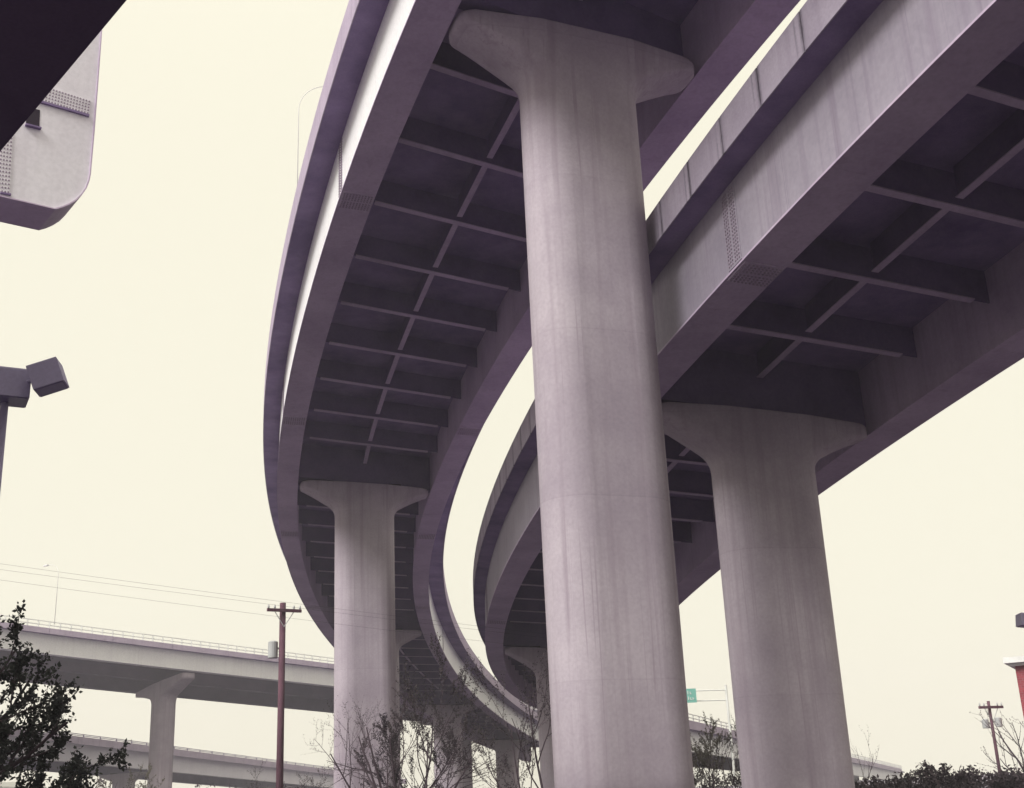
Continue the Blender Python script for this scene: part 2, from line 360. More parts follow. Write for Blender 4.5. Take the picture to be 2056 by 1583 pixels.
# ------------------------------------------------------------------ concrete piers
def pier(al, s, label, hw=3.12, W=1.43, T=.82, bearing=-0.2, off=0.0, name='bridge_pier', deep=1.0, far=False, skew=0.0, group='hammerhead piers under the ramps', sides=None, full=40):
    base = al.P(s, off); h = al.heading(s) - skew; top = base.z - bearing
    root = thing(name, label, 'bridge pier', (base.x, base.y, 0), group)
    ux = Vector((math.sin(h), -math.cos(h), 0)); uy = Vector((math.cos(h), math.sin(h), 0))
    def hwid(d):                                     # half width at depth d below the head's top
        d = d/deep
        if d < 0.10: return hw-0.10*(1-math.sqrt(max(0, 1-(1-d/0.1)**2)))
        if d < 0.32: return hw-(d-.1)*.12
        if d < 0.95:
            return (hw-.026) + ((W+.42)-(hw-.026))*((d-.32)/.63)**0.88
        if d < 1.55:
            u = (d-.95)/.60; return W+.42*(1-u)**2.4
        return W
    ds = [0, .02, .05, .1, .2, .32, .37, .44, .5, .58, .66, .74, .82, .9, .95, 1.0, 1.06, 1.13, 1.22, 1.32, 1.43, 1.55, 1.8, 2.2]
    ds = [d*deep for d in ds]
    z = 2.9*deep
    while z < top: ds.append(z); z += 2.0
    ds.append(top)
    V = []; Fs = []; K = full; ring = []
    for d in ds:
        wd = hwid(d); bl = max(0, min(1, 1-(d/deep-.2)/2.2))
        u = (wd-W)/(hw-W)                             # 1 in the head, 0 in the shaft
        zs = top-d
        r = min(T*.95, .80-.42*u)                                 # corner radius; the arms also thin towards their tips
        fl = (W-.84) + u*.6
        q = [(fl, T)]
        xe, ye = wd-r, T*(1-.26*u)
        for j in range(1, 4): q.append((fl+(xe-fl)*j/4, T+(ye-T)*j/4))
        for j in range(0, 6):
            a = j/6*math.pi/2; q.append((xe+r*math.sin(a), (ye-r)+r*math.cos(a)))
        q.append((wd, (ye-r)*.5))
        q = q + [(x, -y) for x, y in reversed(q)]
        q = q + [(-x, y) for x, y in reversed(q)]
        K = len(q)
        for x, y in q:
            p = Vector((base.x, base.y, 0)) + ux*x + uy*y
            V.append((p.x, p.y, zs + al.e*x*bl))
    for i in range(len(ds)-1):
        for k in range(K):
            k2 = (k+1) % K; Fs.append((i*K+k, i*K+k2, (i+1)*K+k2, (i+1)*K+k))
    Fs.append(tuple(range(K))); Fs.append(tuple((len(ds)-1)*K+k for k in reversed(range(K))))
    sh = mesh_obj('shaft_and_head', V, Fs, M['pier'], root, smooth=True)
    sh.data.polygons[len(sh.data.polygons)-2].use_smooth = False
    for sx in (-1, 1):
        G_ = Geo(); c = al.P(s, off + sx*hw*.45, -bearing+.05); G_.box(c, (.7, .6, .13), Matrix.Rotation(h, 3, 'Z')); G_.build('bearing_pad', M['bearing'], root)
    return root
pier(A, 16.5, 'tall nearest hammerhead pier in the centre, shadowed at its top', skew=0.0)
pier(A, 49.6, 'middle distance hammerhead pier left of centre under the curving ramp', skew=-0.12)
pier(A, 82.6, 'pier almost hidden behind the left of centre pier', skew=-0.05)
pier(A, 119.6, 'short far pier seen through bare branches right of the left of centre pier')
pier(A, 150, 'far pier hidden behind the tall centre pier')
pier(A, -17, 'pier behind the viewer under the upper ramp')
pier(B, 36.1, 'right hand hammerhead pier standing against open sky', skew=-0.01)
pier(B, 73.7, 'slim distant pier peeking out left of the tall centre pier')
pier(B, 108, 'far pier of the lower ramp beyond the centre pier')
pier(B, -2.5, 'pier of the lower ramp right of the viewer')

# ------------------------------------------------------------------ distant viaducts
def viaduct(label, al, s0, s1, gird, sc, rail, mats=('whitesteel', 'underside', 'parapetA'), near=4.2, farw=8.0, rails=True):
    root = thing('viaduct', label, 'viaduct', al.P((s0+s1)/2, 0))
    for o in gird:
        sweep('girder', al, [(o-.3, 0), (o+.3, 0), (o+.3, .05), (o+.05, .05), (o+.05, 1.95*sc), (o-.05, 1.95*sc), (o-.05, .05), (o-.3, .05)] if o != near else
              [(o-.6, 0), (o, 0), (o, 1.95*sc), (o-.6, 1.95*sc)], s0, s1, 3, M[mats[0]] if o == near else M[mats[1]], root)  # facing girder pale; the others carry their shade in a darker colour
    n1, f1 = near+.8, -farw-.8
    sweep('deck_slab', al, [(f1, 1.85*sc), (-farw, 1.94*sc), (near-.02, 1.94*sc), (n1, 1.85*sc), (n1, 2.12*sc), (f1, 2.12*sc)], s0, s1, 3, M['soffit'], root)
    for o, sg in ((n1, 1), (f1, -1)):
        s = s0
        while s+6 <= s1:
            sweep('parapet_panel', al, [(o-.2*sg, 2.1*sc), (o+.02*sg, 1.82*sc), (o+.02*sg, rail), (o-.2*sg, rail)], s+.02, s+5.98, 3, M[mats[2]], root); s += 6
    return root
def railing(al, s0, s1, off, z0, z1, step, root, m, rr=.04):
    g = Geo(); s = s0
    while s <= s1:
        a, b = al.P(s, off, z0), al.P(s, off, z1); g.tube([a, b], rr*1.4, 4); s += step
    n = int((s1-s0)/3)
    for z in (z1, (z0+z1)/2):
        g.tube([al.P(s0+(s1-s0)*i/n, off, z) for i in range(n+1)], rr, 4)
    o = g.build('railing', m, root); o['kind'] = 'stuff'; return o
vD = viaduct('pale distant viaduct crossing behind at lower left, with railing and one leaning-looking pier', D, -30, 116, (4.2, -1.9, -8.0), 0.9, 2.15)
railing(D, -29, 110, 4.85, 2.1, 2.78, 1.0, vD, M['galv'], .05)
pier(D, 20.5, 'pale pier under the distant viaduct at lower left', hw=5.6, W=1.35, T=1.0, bearing=.1, off=-1.9, deep=1.5, skew=0.0, group='piers of the distant viaducts')
pier(D, 64, 'stubby distant pier right of the bare tree, under the descending viaduct', hw=5.6, W=1.5, T=1.3, bearing=.1, off=-1.9, deep=1.5, group='piers of the distant viaducts')
vE = viaduct('low grey viaduct with posts along its parapet, beneath the pale viaduct at lower left', E_, -28, 110, (4.2, -4.2), 1.0, 2.62, mats=('steel', 'dull', 'parapetA'), farw=4.2)
railing(E_, -27, 108, 4.9, 2.6, 2.9, 3.0, vE, M['dull'], .05)
pier(E_, 30, 'low stub pier under the grey viaduct', hw=3.2, W=1.3, T=1.0, bearing=.1, deep=.8, group='piers of the distant viaducts')
pier(E_, 68, 'low stub pier under the far end of the grey viaduct', hw=3.2, W=1.3, T=1.0, bearing=.1, deep=.8, group='piers of the distant viaducts')
_a, _b = at(1300, 1468, 102), at(1712, 1548, 205)
Fv = Align(_a.x-3, _a.y-3, _a.z-CAM_Z-1.6, math.atan2(_b.y-_a.y, _b.x-_a.x), -.023, 0, 0.0, [0.0, 0, 0, 0], 60, -5, 175)
vF = viaduct('far white sided viaduct sloping down between the two big piers towards the hedge', Fv, 0, 172, (4.2, -4.2), 0.95, 2.45, farw=4.2)
railing(Fv, 1, 170, 4.9, 2.4, 3.0, 2.0, vF, M['galv'], .05)
pier(Fv, 60, 'low pier under the far white sided viaduct', hw=3.2, W=1.3, T=1.0, bearing=.1, deep=.8, group='piers of the distant viaducts')
pier(Fv, 110, 'lowest pier at the end of the far white sided viaduct', hw=3.2, W=1.3, T=1.0, bearing=.1, deep=.6, group='piers of the distant viaducts')

# ------------------------------------------------------------------ near overpass over the top left corner, and the steel cap beam behind it
HC_ = 6.8; p1 = EYE + ray(255, 0)*(HC_/ray(255, 0).z); p2 = EYE + ray(0, 305)*(HC_/ray(0, 305).z)
hC = math.atan2(p2.y-p1.y, p2.x-p1.x)
C = Align(p1.x, p1.y, HC_, hC, 0, 0, 0, [0, 0, 0], 60, -52, 50)
rC = thing('overhead_ramp', 'dark underside of the nearest overpass cutting across the top left corner', 'overpass', C.P(10, -5))
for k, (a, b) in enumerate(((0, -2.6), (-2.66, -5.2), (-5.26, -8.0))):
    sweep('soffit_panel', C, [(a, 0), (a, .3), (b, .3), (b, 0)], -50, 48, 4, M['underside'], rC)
sweep('girder_web', C, [(0.003-.05, .3), (-.05, 1.9), (-.25, 1.9), (-.25, .3)], -50, 48, 4, M['steel'], rC)
sweep('girder_web', C, [(-7.75, .3), (-7.75, 1.9), (-7.95, 1.9), (-7.95, .3)], -50, 48, 4, M['steel'], rC)
sweep('deck_slab', C, [(.3, 1.9), (.3, 2.15), (-8.5, 2.15), (-8.5, 1.9)], -50, 48, 4, M['soffit'], rC)
s = -50
while s+4 <= 48:
    sweep('parapet_panel', C, [(.32, 1.85), (.32, 2.7), (.12, 2.7), (.12, 2.151), (.299, 2.151), (.299, 1.85)], s+.01, s+3.99, 4, M['parapetA'], rC); s += 4
pier(C, 33, 'pier of the nearest overpass out beyond the left edge', hw=3.6, off=-4, bearing=.1, group='hammerhead piers under the ramps')

P0 = EYE + ray(190, 200)*32
un = Vector((0.79, 0.613, 0)).normalized(); nn = Vector((un.y, -un.x, 0)); 
def face(px, py):
    d = ray(px, py); t = (P0-EYE).dot(nn)/d.dot(nn); q = EYE + d*t - P0; return q.dot(un), q.z
def onface(u, z, back=0.0): return P0 + un*u + Vector((0, 0, z)) - nn*back
outl = [face(*q) for q in ((193, 181), (188, 262), (179, 350), (176.5, 363), (171, 378), (162, 391), (151, 402), (138, 410), (124, 416), (109, 420))]
ub, zb_ = outl[-1]; ur = outl[0][0]
prof = [(ur, 4.0)] + [(ur, z) for u, z in outl[:1]] + [(min(ur, u), z) for u, z in outl[1:]] + [(ub-1.0, zb_-.01), (ub-9.0, zb_), (ub-9.0, 4.0)]
cap = thing('steel_cap_beam', 'pale steel beam end with rounded lower corner and bolted splices, behind the top left overpass', 'steel beam', onface(-4, 0))
n = len(prof); TH = 1.2
V = [onface(u, z) for u, z in prof] + [onface(u, z, TH) for u, z in prof]
mesh_obj('side_plate', V[:n] + [onface(u, z, .03) for u, z in prof], [tuple(range(n)), tuple(reversed(range(n, 2*n)))] + [(i, (i+1) % n, n+(i+1) % n, n+i) for i in range(n)], M['steel'], cap)
mesh_obj('side_plate', [onface(u, z, TH-.03) for u, z in prof] + V[n:], [tuple(range(n)), tuple(reversed(range(n, 2*n)))] + [(i, (i+1) % n, n+(i+1) % n, n+i) for i in range(n)], M['steel'], cap)
# wrap-round flange, slightly proud of the side plates
ins = []
for i, (u, z) in enumerate(prof):
    cu, cz = ur-2.5, zb_+2.2
    ins.append((u + (cu-u)*.012, z + (cz-z)*.012))
Vf = []; Ff = []
k0, k1 = 0, n-2
for i in range(k0, k1+1):
    (u, z), (iu, iz) = prof[i], ins[i]
    du, dz = u-iu, z-iz; l = math.hypot(du, dz) or 1; ou, oz = u + du/l*.03, z + dz/l*.03
    Vf += [onface(ou, oz, -.05), onface(ou, oz, TH+.05), onface(u-du/l*.002, z-dz/l*.002, TH+.05), onface(u-du/l*.002, z-dz/l*.002, -.05)]
for i in range(k1-k0):
    for j in range(4):
        j2 = (j+1) % 4; Ff.append((i*4+j, i*4+j2, i*4+4+j2, i*4+4+j))
Ff += [(3, 2, 1, 0), tuple((k1-k0)*4+j for j in range(4))]
mesh_obj('wrap_flange', Vf, Ff, M['flange'], cap)
def plate(q, name, nx, ny, slot=True):
    pts = [face(*p) for p in q]; pl = Geo(); pl.hexa([onface(u, z, 0.001) for u, z in pts] + [onface(u, z, -.02) for u, z in pts]); o = pl.build(name, M['steel'], cap)
    g = Geo(); a, b, c, d = [Vector(onface(u, z, -.02)) for u, z in pts]
    for i in range(nx):
        for j in range(ny):
            s_, t_ = (i+.5)/nx, (j+.5)/ny; ctr = (a*(1-s_)+b*s_)*(1-t_) + (d*(1-s_)+c*s_)*t_
            bolts_geo(g, ctr, un, Vector((0, 0, 1)), nn, 1, 1, 0, 0, .023, .015)
    bo = g.build('bolts', M['bolt'], o); bo['kind'] = 'stuff'
    return o
plate(((70, 200), (178, 232), (182, 203), (74, 168)), 'splice_plate', 18, 5)
plate(((-6, 388), (19, 391), (26, 268), (1, 262)), 'splice_plate', 4, 16)
def strip(q, d, m, name):
    pts = [face(*p) for p in q]; pl = Geo(); pl.hexa([onface(u, z, 0.001) for u, z in pts] + [onface(u, z, d) for u, z in pts]); return pl.build(name, m, cap)
strip(((60, 202), (178, 236), (178, 232), (60, 198)), -.06, M['dull'], 'seam_strip')
strip(((0, 390), (21, 394), (21, 391), (0, 387)), -.06, M['dull'], 'seam_strip')
strip(((52, 247), (79, 255), (80, 222), (53, 214)), -.012, M['hole'], 'access_opening')
strip(((50, 254), (81, 262), (81, 259), (50, 251)), -.10, M['dull'], 'opening_ledge')
g = Geo(); c = onface(ub-8.0, 0, TH/2); g.tube([(c.x, c.y, 0), (c.x, c.y, P0.z+zb_-.03)], [.8, .8], 24); g.build('column', M['pier'], cap)

# ------------------------------------------------------------------ lamps, poles, wires
def shoebox(name, parent, c, sz, rot):
    g = Geo(); h = Vector(sz)/2; rot3 = rot
    def q(x, y, z): return Vector(c) + rot3 @ Vector((x*h.x, y*h.y, z*h.z))
    b = .97
    ring = lambda z, k: [q(-k, -k, z), q(k, -k, z), q(k, k, z), q(-k, k, z)]
    g.add(ring(-1, 1)+ring(.9, 1)+ring(1, b), [(0, 1, 5, 4), (1, 2, 6, 5), (2, 3, 7, 6), (3, 0, 4, 7), (4, 5, 9, 8), (5, 6, 10, 9), (6, 7, 11, 10), (7, 4, 8, 11), (8, 9, 10, 11), (3, 2, 1, 0)])
    o = g.build(name, M['lamp'], parent)
    g = Geo(); g.box(Vector(c)+rot3 @ Vector((0, 0, -h.z-.004)), (sz[0]*.9, sz[1]*.9, .02), rot3); l = g.build('lens', M['lens'], o)
    return o
def face_cam_rot(p, yaw=0, tilt=0, roll=0):
    d = Vector((p.x, p.y, 0)).normalized(); y = math.atan2(d.y, d.x)-math.pi/2
    return Matrix.Rotation(y+R(yaw), 3, 'Z') @ Matrix.Rotation(R(roll), 3, 'Y') @ Matrix.Rotation(R(tilt), 3, 'X')
pc = at(10, 800, 17); pole_xy = (pc.x, pc.y)
ll = thing('lamp_post', 'car park lamp post with two boxy heads at the left edge, one head tipped sideways', 'lamp post', (pc.x, pc.y, 0))
g = Geo(); g.tube([(pc.x, pc.y, 0), (pc.x, pc.y, pc.z)], [.075, .055], 12); g.build('pole', M['lamp'], ll, True)
c2 = at(20, 777, 17); shoebox('lamp_head', ll, c2, (.5, .5, .42), face_cam_rot(c2, 4, 0, 0))
c1 = at(96, 757, 16.8); shoebox('lamp_head', ll, c1, (.42, .42, .36), face_cam_rot(c1, -14, 4, -20))
g = Geo(); g.tube([c2, c1], .03, 8); g.build('arm', M['lamp'], ll)
c3 = at(2062, 1246, 30); lr = thing('lamp_post', 'boxy lamp head just entering at the right edge above the brick building', 'lamp post', (c3.x+1.0, c3.y, 0))
shoebox('lamp_head', lr, c3, (.42, .45, .30), face_cam_rot(c3, 18, 0, 8))
g = Geo(); g.tube([(c3.x+1, c3.y, 0), (c3.x+1, c3.y, c3.z+.05)], [.08, .06], 10); g.build('pole', M['lamp'], lr, True)
g = Geo(); g.tube([(c3.x+1, c3.y, c3.z), (c3.x+.15, c3.y, c3.z)], .035, 8); g.build('arm', M['lamp'], lr)

def davit(label, foot, top_z, reach, direction, r=.055):
    root = thing('street_lamp', label, 'street lamp', foot); d = Vector(direction).normalized()
    pts = [foot]; n = 8; H = top_z-foot.z; rc = min(1.1, H*.3)
    pts.append(foot+Vector((0, 0, H-rc)))
    for i in range(1, n+1):
        a = i/n*math.pi/2; pts.append(foot+Vector((0, 0, H-rc+rc*math.sin(a))) + d*rc*(1-math.cos(a)))
    pts.append(foot+Vector((0, 0, H+.05)) + d*reach)
    g = Geo(); g.tube(pts, [r]*(2) + [r*.8]*(len(pts)-2), 8); g.build('pole', M['galv'], root, True)
    g = Geo(); e = pts[-1]; rot = Matrix.Rotation(math.atan2(d.y, d.x), 3, 'Z'); g.box(e+d*.3, (.6, .22, .12), rot); g.build('lamp_head', M['galv'], root)
    return root
ft = A.P(30.4, -4.6, 2.7); hA = A.heading(30.4)
tp = at(585, 165, 0.1+(ft-EYE).dot(_F)+2); 
davit('thin curved street lamp standing on the left parapet of the upper ramp', ft, ft.z+5.6, 2.4, (math.sin(hA), -math.cos(hA), 0), .015)
ft = D.P(6.5, 4.7, 2.6); davit('thin faint lamp pole standing on the pale distant viaduct', ft, ft.z+5.8, 1.6, (-1, .6, 0), .03)

def util_pole(label, px, py_top, depth, height_px_arm, rad, arm, armtilt, transformers, side=1):
    t = at(px, py_top, depth); root = thing('utility_pole', label, 'utility pole', (t.x, t.y, 0), 'wooden utility poles')
    g = Geo(); g.tube([(t.x, t.y, 0), (t.x, t.y, t.z/2), (t.x, t.y, t.z)], [rad*1.25, rad*1.1, rad], 12); g.build('pole', M['wood'], root, True)
    z = t.z-height_px_arm; g = Geo(); ca, sa = math.cos(armtilt), math.sin(armtilt)
    rot = Matrix.Rotation(armtilt, 3, 'Z'); g.box((t.x-sa*-(rad+.06), t.y-ca*(rad+.06), z), (arm, .11, .13), rot); ar = g.build('crossarm', M['wood'], root)
    for k in (-.46, -.28, .28, .46):
        g = Geo(); c = Vector((t.x + ca*arm*k + sa*(rad+.06), t.y + sa*arm*k - ca*(rad+.06), z+.065)); g.tube([c, c+Vector((0, 0, .06)), c+Vector((0, 0, .1)), c+Vector((0, 0, .16))], [.03, .05, .04, .02], 8); g.build('insulator', M['trafo'], root)
    for k in (-1, 1):
        g = Geo(); o = Vector((sa*(rad+.06), -ca*(rad+.06), 0)); g.tube([Vector((t.x, t.y, z-.7))+o, Vector((t.x+ca*k*arm*.28, t.y+sa*k*arm*.28, z-.05))+o], .018, 5); g.build('brace', M['trafo'], root)
    for (dx, dz, r_, h_) in transformers:
        g = Geo(); c = Vector((t.x+dx, t.y-.05, t.z+dz)); g.tube([c, c+Vector((0, 0, .02)), c+Vector((0, 0, h_)), c+Vector((0, 0, h_+.05))], [r_*.9, r_, r_, r_*.6], 16); tr = g.build('transformer', M['trafo'], root, False)
        g = Geo(); g.box(c+Vector((-dx*.5, .05, h_*.6)), (abs(dx), .06, .08)); bk = g.build('bracket', M['trafo'], tr)
    return t, root
t1, _ = util_pole('dark red wooden utility pole with one transformer, left of the middle pier', 568, 1211, 52, .35, .13, 1.55, R(32), [(-.38, -2.35, .21, .68)])
t2, _ = util_pole('small utility pole with two transformers rising from the hedge at lower right', 1984, 1408, 62, .32, .075, 1.5, R(20), [(-.34, -1.35, .17, .42), (.34, -1.3, .17, .42)])
wm = M['wire']
for k, (y0, y1, y2) in enumerate(((1133, 1217, 1277), (1147, 1225, 1285), (1166, 1248, 1305))):
    g = Geo(); a = at(-260, y0-38, 44); b = at(1250, y2+14, 50); n = 28; mid = at(665, y1, 47)
    # parabola through the three surveyed points
    ta = ((mid-a).dot((b-a)))/((b-a).length_squared); lin = a.lerp(b, ta).z; sag = (lin-mid.z)/(4*ta*(1-ta))
    pts = [a.lerp(b, i/n)-Vector((0, 0, sag*4*(i/n)*(1-i/n))) for i in range(n+1)]
    g.tube(pts, .0042, 5); o = g.build('power_line', wm)
    tag(o, ['topmost of three power lines crossing in front of the middle pier', 'middle one of three power lines crossing in front of the middle pier', 'lowest of three power lines crossing in front of the middle pier'][k], 'power line', 'power lines across the middle pier')

# highway sign
sg0, sg1 = at(1330, 1386, 88), at(1397, 1382, 88); c = (sg0+sg1)/2; hw_ = (sg1-sg0).length
pb = at(1467, 1478, 88)
sr = thing('highway_sign', 'green highway sign with two lines of white lettering beside the tall centre pier', 'road sign', (pb.x, pb.y, 0))
rot = Matrix.Rotation(R(4), 3, 'Z')
g = Geo(); g.box(c-Vector((0, 0, .5)), (hw_, .06, 1.0), rot); sp_ = g.build('sign_panel', M['green'], sr)
g = Geo(); wx = []
rng = random.Random(4)
for row, words in ((-.27, ((-1.1, 4), (-.35, 5), (.62, 2))), (-.68, ((-1.05, 5), (.05, 3), (.62, 3)))):
    for x0, nl in words:
        for i in range(nl):
            x = x0 + i*.17; hh = .24 if i == 0 else .17
            g.box(c + Vector((x, -.05+x*.07, row - (.24-hh)/2)), (.045, .012, hh), rot)
            if rng.random() < .75: g.box(c + Vector((x+.05, -.05+x*.07, row - (.24-hh)/2 + rng.choice((-.07, .0, .07)))), (.07, .012, .04), rot)
le = g.build('lettering', M['white'], sp_); le['kind'] = 'stuff'
g = Geo(); tp = Vector((pb.x-.25, pb.y, c.z+.15)); g.tube([(pb.x, pb.y, 0), (pb.x, pb.y, c.z+.25)], .09, 8); g.build('post', M['galv'], sr)
for dz in (-.12, -.85):
    g = Geo(); g.tube([c+Vector((-hw_/2, .1, dz)), Vector((pb.x, pb.y, c.z+dz))], .045, 6); g.build('arm', M['galv'], sr)

# brick building at the right edge
bt = at(2036, 1330, 60); br_ = thing('brick_building', 'red brick building with pale cornice at the right edge', 'building', (bt.x, bt.y, 0))
ang = R(-28); bu = Vector((math.cos(ang), math.sin(ang), 0)); bv = Vector((-math.sin(ang), math.cos(ang), 0)); b0 = Vector((bt.x, bt.y, 0)); Hb = bt.z-.05
def bbox(u0, u1, v0, v1, z0, z1):
    return [b0+bu*u+bv*v+Vector((0, 0, z)) for z in (z0, z1) for (u, v) in ((u0, v0), (u1, v0), (u1, v1), (u0, v1))]
def bpart(name, m, *a, parent=None):
    g = Geo(); g.hexa(bbox(*a)); o = g.build(name, m, parent or br_)
    return o
bpart('wall', M['brick'], 0, 14, 0, 12, 0, Hb)
bpart('cornice', M['white'], -.45, 14.4, -.45, 12.4, Hb, Hb+.28)
bpart('cornice_moulding', M['white'], -.25, 14.2, -.25, 12.2, Hb-.14, Hb-.002)
for u in (.75, 3.6, 6.5, 9.4):
    for z in (1.0, Hb-3.0):
        fr = bpart('window', M['white'], u, u+1.3, -.05, .02, z, z+1.8)
        bpart('pane', M['glass'], u+.08, u+.61, -.07, -.052, z+.1, z+1.7, parent=fr)
        bpart('pane', M['glass'], u+.69, u+1.22, -.07, -.052, z+.1, z+1.7, parent=fr)
        bpart('sill', M['white'], u-.1, u+1.4, -.14, -.052, z-.12, z-.002, parent=fr)

# white van roof low at the left
vc = at(-68, 1600, 26); vt = at(78, 1567, 26).z
van = thing('parked_van', 'white van parked behind the leafy tree at the lower left, only its roof showing', 'van', (vc.x, vc.y, 0))
prof = [(-2.6, .35), (2.55, .35), (2.62, .9), (2.5, 1.25), (1.9, 1.45), (1.35, vt-.12), (1.1, vt-.03), (.8, vt), (-2.4, vt), (-2.58, vt-.06), (-2.65, vt-.3), (-2.65, .5)]
rv = Matrix.Rotation(R(-8), 3, 'Z'); n = len(prof)
Vv = [Vector((vc.x, vc.y, 0)) + rv @ Vector((x, y*(1 if z < vt-.2 else .93), z)) for y in (-.95, .95) for (x, z) in prof]
mesh_obj('body', Vv, [tuple(range(n)), tuple(reversed(range(n, 2*n)))] + [(i, (i+1) % n, n+(i+1) % n, n+i) for i in range(n)], M['white'], van)
for x in (-1.7, 1.7):
    for y in (-.9, .9):
        g = Geo(); c = Vector((vc.x, vc.y, .34)); g.tube([c+rv @ Vector((x, y-.11, 0)), c+rv @ Vector((x, y+.11, 0))], .34, 16); wh = g.build('wheel', M['rubber'], van)
for y in (-.955, .955):
    g = Geo(); g.box(Vector((vc.x, vc.y, 0))+rv @ Vector((1.0, y, 1.55)), (.8, .02, .45), rv); g.build('side_window', M['glass'], van)

# ------------------------------------------------------------------ vegetation
def grow(rng, g, tips, p, d, length, rad, level, maxlev, spread=.6, up=.15, kids=(3, 4), shrink=.62, curve=.25, nseg=5, gon=5, leafs=None):
    pts = [p.copy()]; dd = d.normalized()
    for i in range(nseg):
        dd = (dd + Vector((rng.gauss(0, 1), rng.gauss(0, 1), rng.gauss(0, 1)))*curve*.35 + Vector((0, 0, up*.35))).normalized()
        pts.append(pts[-1] + dd*length/nseg)
    g.tube(pts, [rad*(1-.65*i/nseg) for i in range(nseg+1)], max(3, gon-level), cap=False)
    if leafs is not None and level >= maxlev-1:
        for i in range(len(pts)-1):
            leafs.append((pts[i], pts[i+1], level))
    if level >= maxlev: return
    n = rng.randint(*kids)
    for k in range(n):
        t = .3+.7*(k+rng.random()*.8)/n; t = min(t, .98); u = t*nseg; i = min(int(u), nseg-1); q = pts[i].lerp(pts[i+1], u-i)
        ax = (pts[i+1]-pts[i]).normalized(); o = ax.orthogonal().normalized(); o.rotate(Matrix.Rotation(rng.random()*6.283, 3, ax))
        nd = (ax*(1-spread*.35) + o*spread*(.7+.5*rng.random())).normalized()
        grow(rng, g, tips, q, nd, length*shrink*(.7+.6*rng.random())*(1.15-.45*t), rad*(1-.65*t)*.66, level+1, maxlev, spread, up, kids, shrink, curve, nseg, gon, leafs)
def leaf_quad(g, c, ax, nrm, L, W):
    sd_ = ax.cross(nrm).normalized(); b = len(g.v)
    g.v += [c, c+ax*L*.45+sd_*W*.5+nrm*L*.05, c+ax*L, c+ax*L*.45-sd_*W*.5+nrm*L*.05]
    g.f.append((b, b+1, b+2)); g.f.append((b, b+2, b+3))
def rvec(rng):
    while True:
        v = Vector((rng.uniform(-1, 1), rng.uniform(-1, 1), rng.uniform(-1, 1)))
        if .05 < v.length < 1: return v.normalized()
def foliage(rng, segs, per, L, jitter, name, m, root, ratio=.55):
    g = Geo()
    for (a, b, lv) in segs:
        for k in range(per):
            c = a.lerp(b, rng.random()) + rvec(rng)*jitter*rng.random()
            ax = ((b-a).normalized()*.5 + rvec(rng)*.8 + Vector((0, 0, -.15))).normalized(); nm = rvec(rng)
            nm = (nm-ax*nm.dot(ax)).normalized(); s = L*(.6+.7*rng.random()); leaf_quad(g, c, ax, nm, s, s*ratio)
    o = g.build(name, m, root, fix=False); o['kind'] = 'stuff'; return o
# leafy tree, lower left
rng = random.Random(11)
base = at(-158, 1700, 17); tr = thing('leafy_tree', 'dark leafy tree reaching in at the lower left corner', 'tree', (base.x, base.y, 0))
g = Geo(); segs = []
g.tube([(base.x, base.y, 0), (base.x+.05, base.y, .8), (base.x, base.y, 2.4)], [.16, .13, .10], 10)
g.build('trunk', M['bark'], tr, True)
g = Geo()
for (tz, dx, dy, dz, ln) in ((.7, 1, .1, .2, 2.2), (.8, 1, -.5, .15, 2.3), (1.0, 1, .6, .2, 2.2), (.9, 1, -.2, .25, 2.3), (1.1, .9, .5, .35, 2.4), (1.3, 1, -.5, .5, 2.2), (1.5, .95, .1, .55, 2.5), (1.7, .8, .6, .8, 2.1), (1.9, .9, -.3, .75, 2.2), (2.1, .7, .2, 1.1, 2.2), (2.2, .45, -.2, 1.2, 2.1), (2.1, .6, .3, 1.0, 2.3), (1.7, .95, -.2, .5, 2.3),  (2.3, -.5, .5, 1.1, 2.0), (2.0, -.9, -.2, .6, 2.1), (1.6, -.8, -.6, .4, 2.0), (1.4, 0, .9, .5, 2.0), (1.4, .1, -.9, .5, 1.8)):
    grow(rng, g, None, Vector((base.x, base.y, tz)), Vector((dx, dy, dz)), ln, .045, 0, 2, .62, .22, (4, 6), .42, .3, 6, 6, segs)
g.build('limbs', M['bark'], tr, True)
foliage(rng, segs, 6, .07, .07, 'crown', M['leaf'], tr, .6)
# bare trees
def bare(label, px, py, depth, base_h, trunks, seed, budsize=0.0, per=0, lean=0, rad=.06, maxlev=3, spread=.55, up=.22, kids=(3, 5), bm_='bud', shrink=.6, group='bare budding trees', name='bare_tree'):
    rng = random.Random(seed); b = at(px, py, depth); b = Vector((b.x, b.y, 0)); root = thing(name, label, 'tree', b, group); g = Geo(); segs = []
    for (dx, dy, dz, ln, r_) in trunks:
        grow(rng, g, None, b.copy(), Vector((dx, dy, dz)), ln, r_, 0, maxlev, spread, up, kids, shrink, .22, 8, 7, segs)
    g.build('trunk_and_branches', M['bark'], root, True)
    if per: foliage(rng, segs, per, budsize, .05, 'buds', M[bm_], root, .8)
    return root
bare('upright bare budding tree between the middle pier and the far pier', 842, 1583, 40, 0, [(-0.05, 0, 1, 4.2, .055), (.15, .1, 1, 3.2, .035), (-.25, -.1, 1, 3.0, .035)], 3, .05, 5, kids=(4, 6), maxlev=3, up=.25, spread=.7)
bare('low spreading bare tree arching across the foot of the middle pier', 815, 1583, 36, 0, [(-.75, 0, 1, 4.0, .06), (-.45, .3, 1, 4.3, .06), (-1.0, -.2, .9, 3.8, .05), (.35, .1, 1, 3.6, .05), (-.1, -.3, 1, 3.6, .05), (.8, .2, .9, 3.4, .045)], 8, .03, 1, maxlev=3, up=.1, spread=.7)
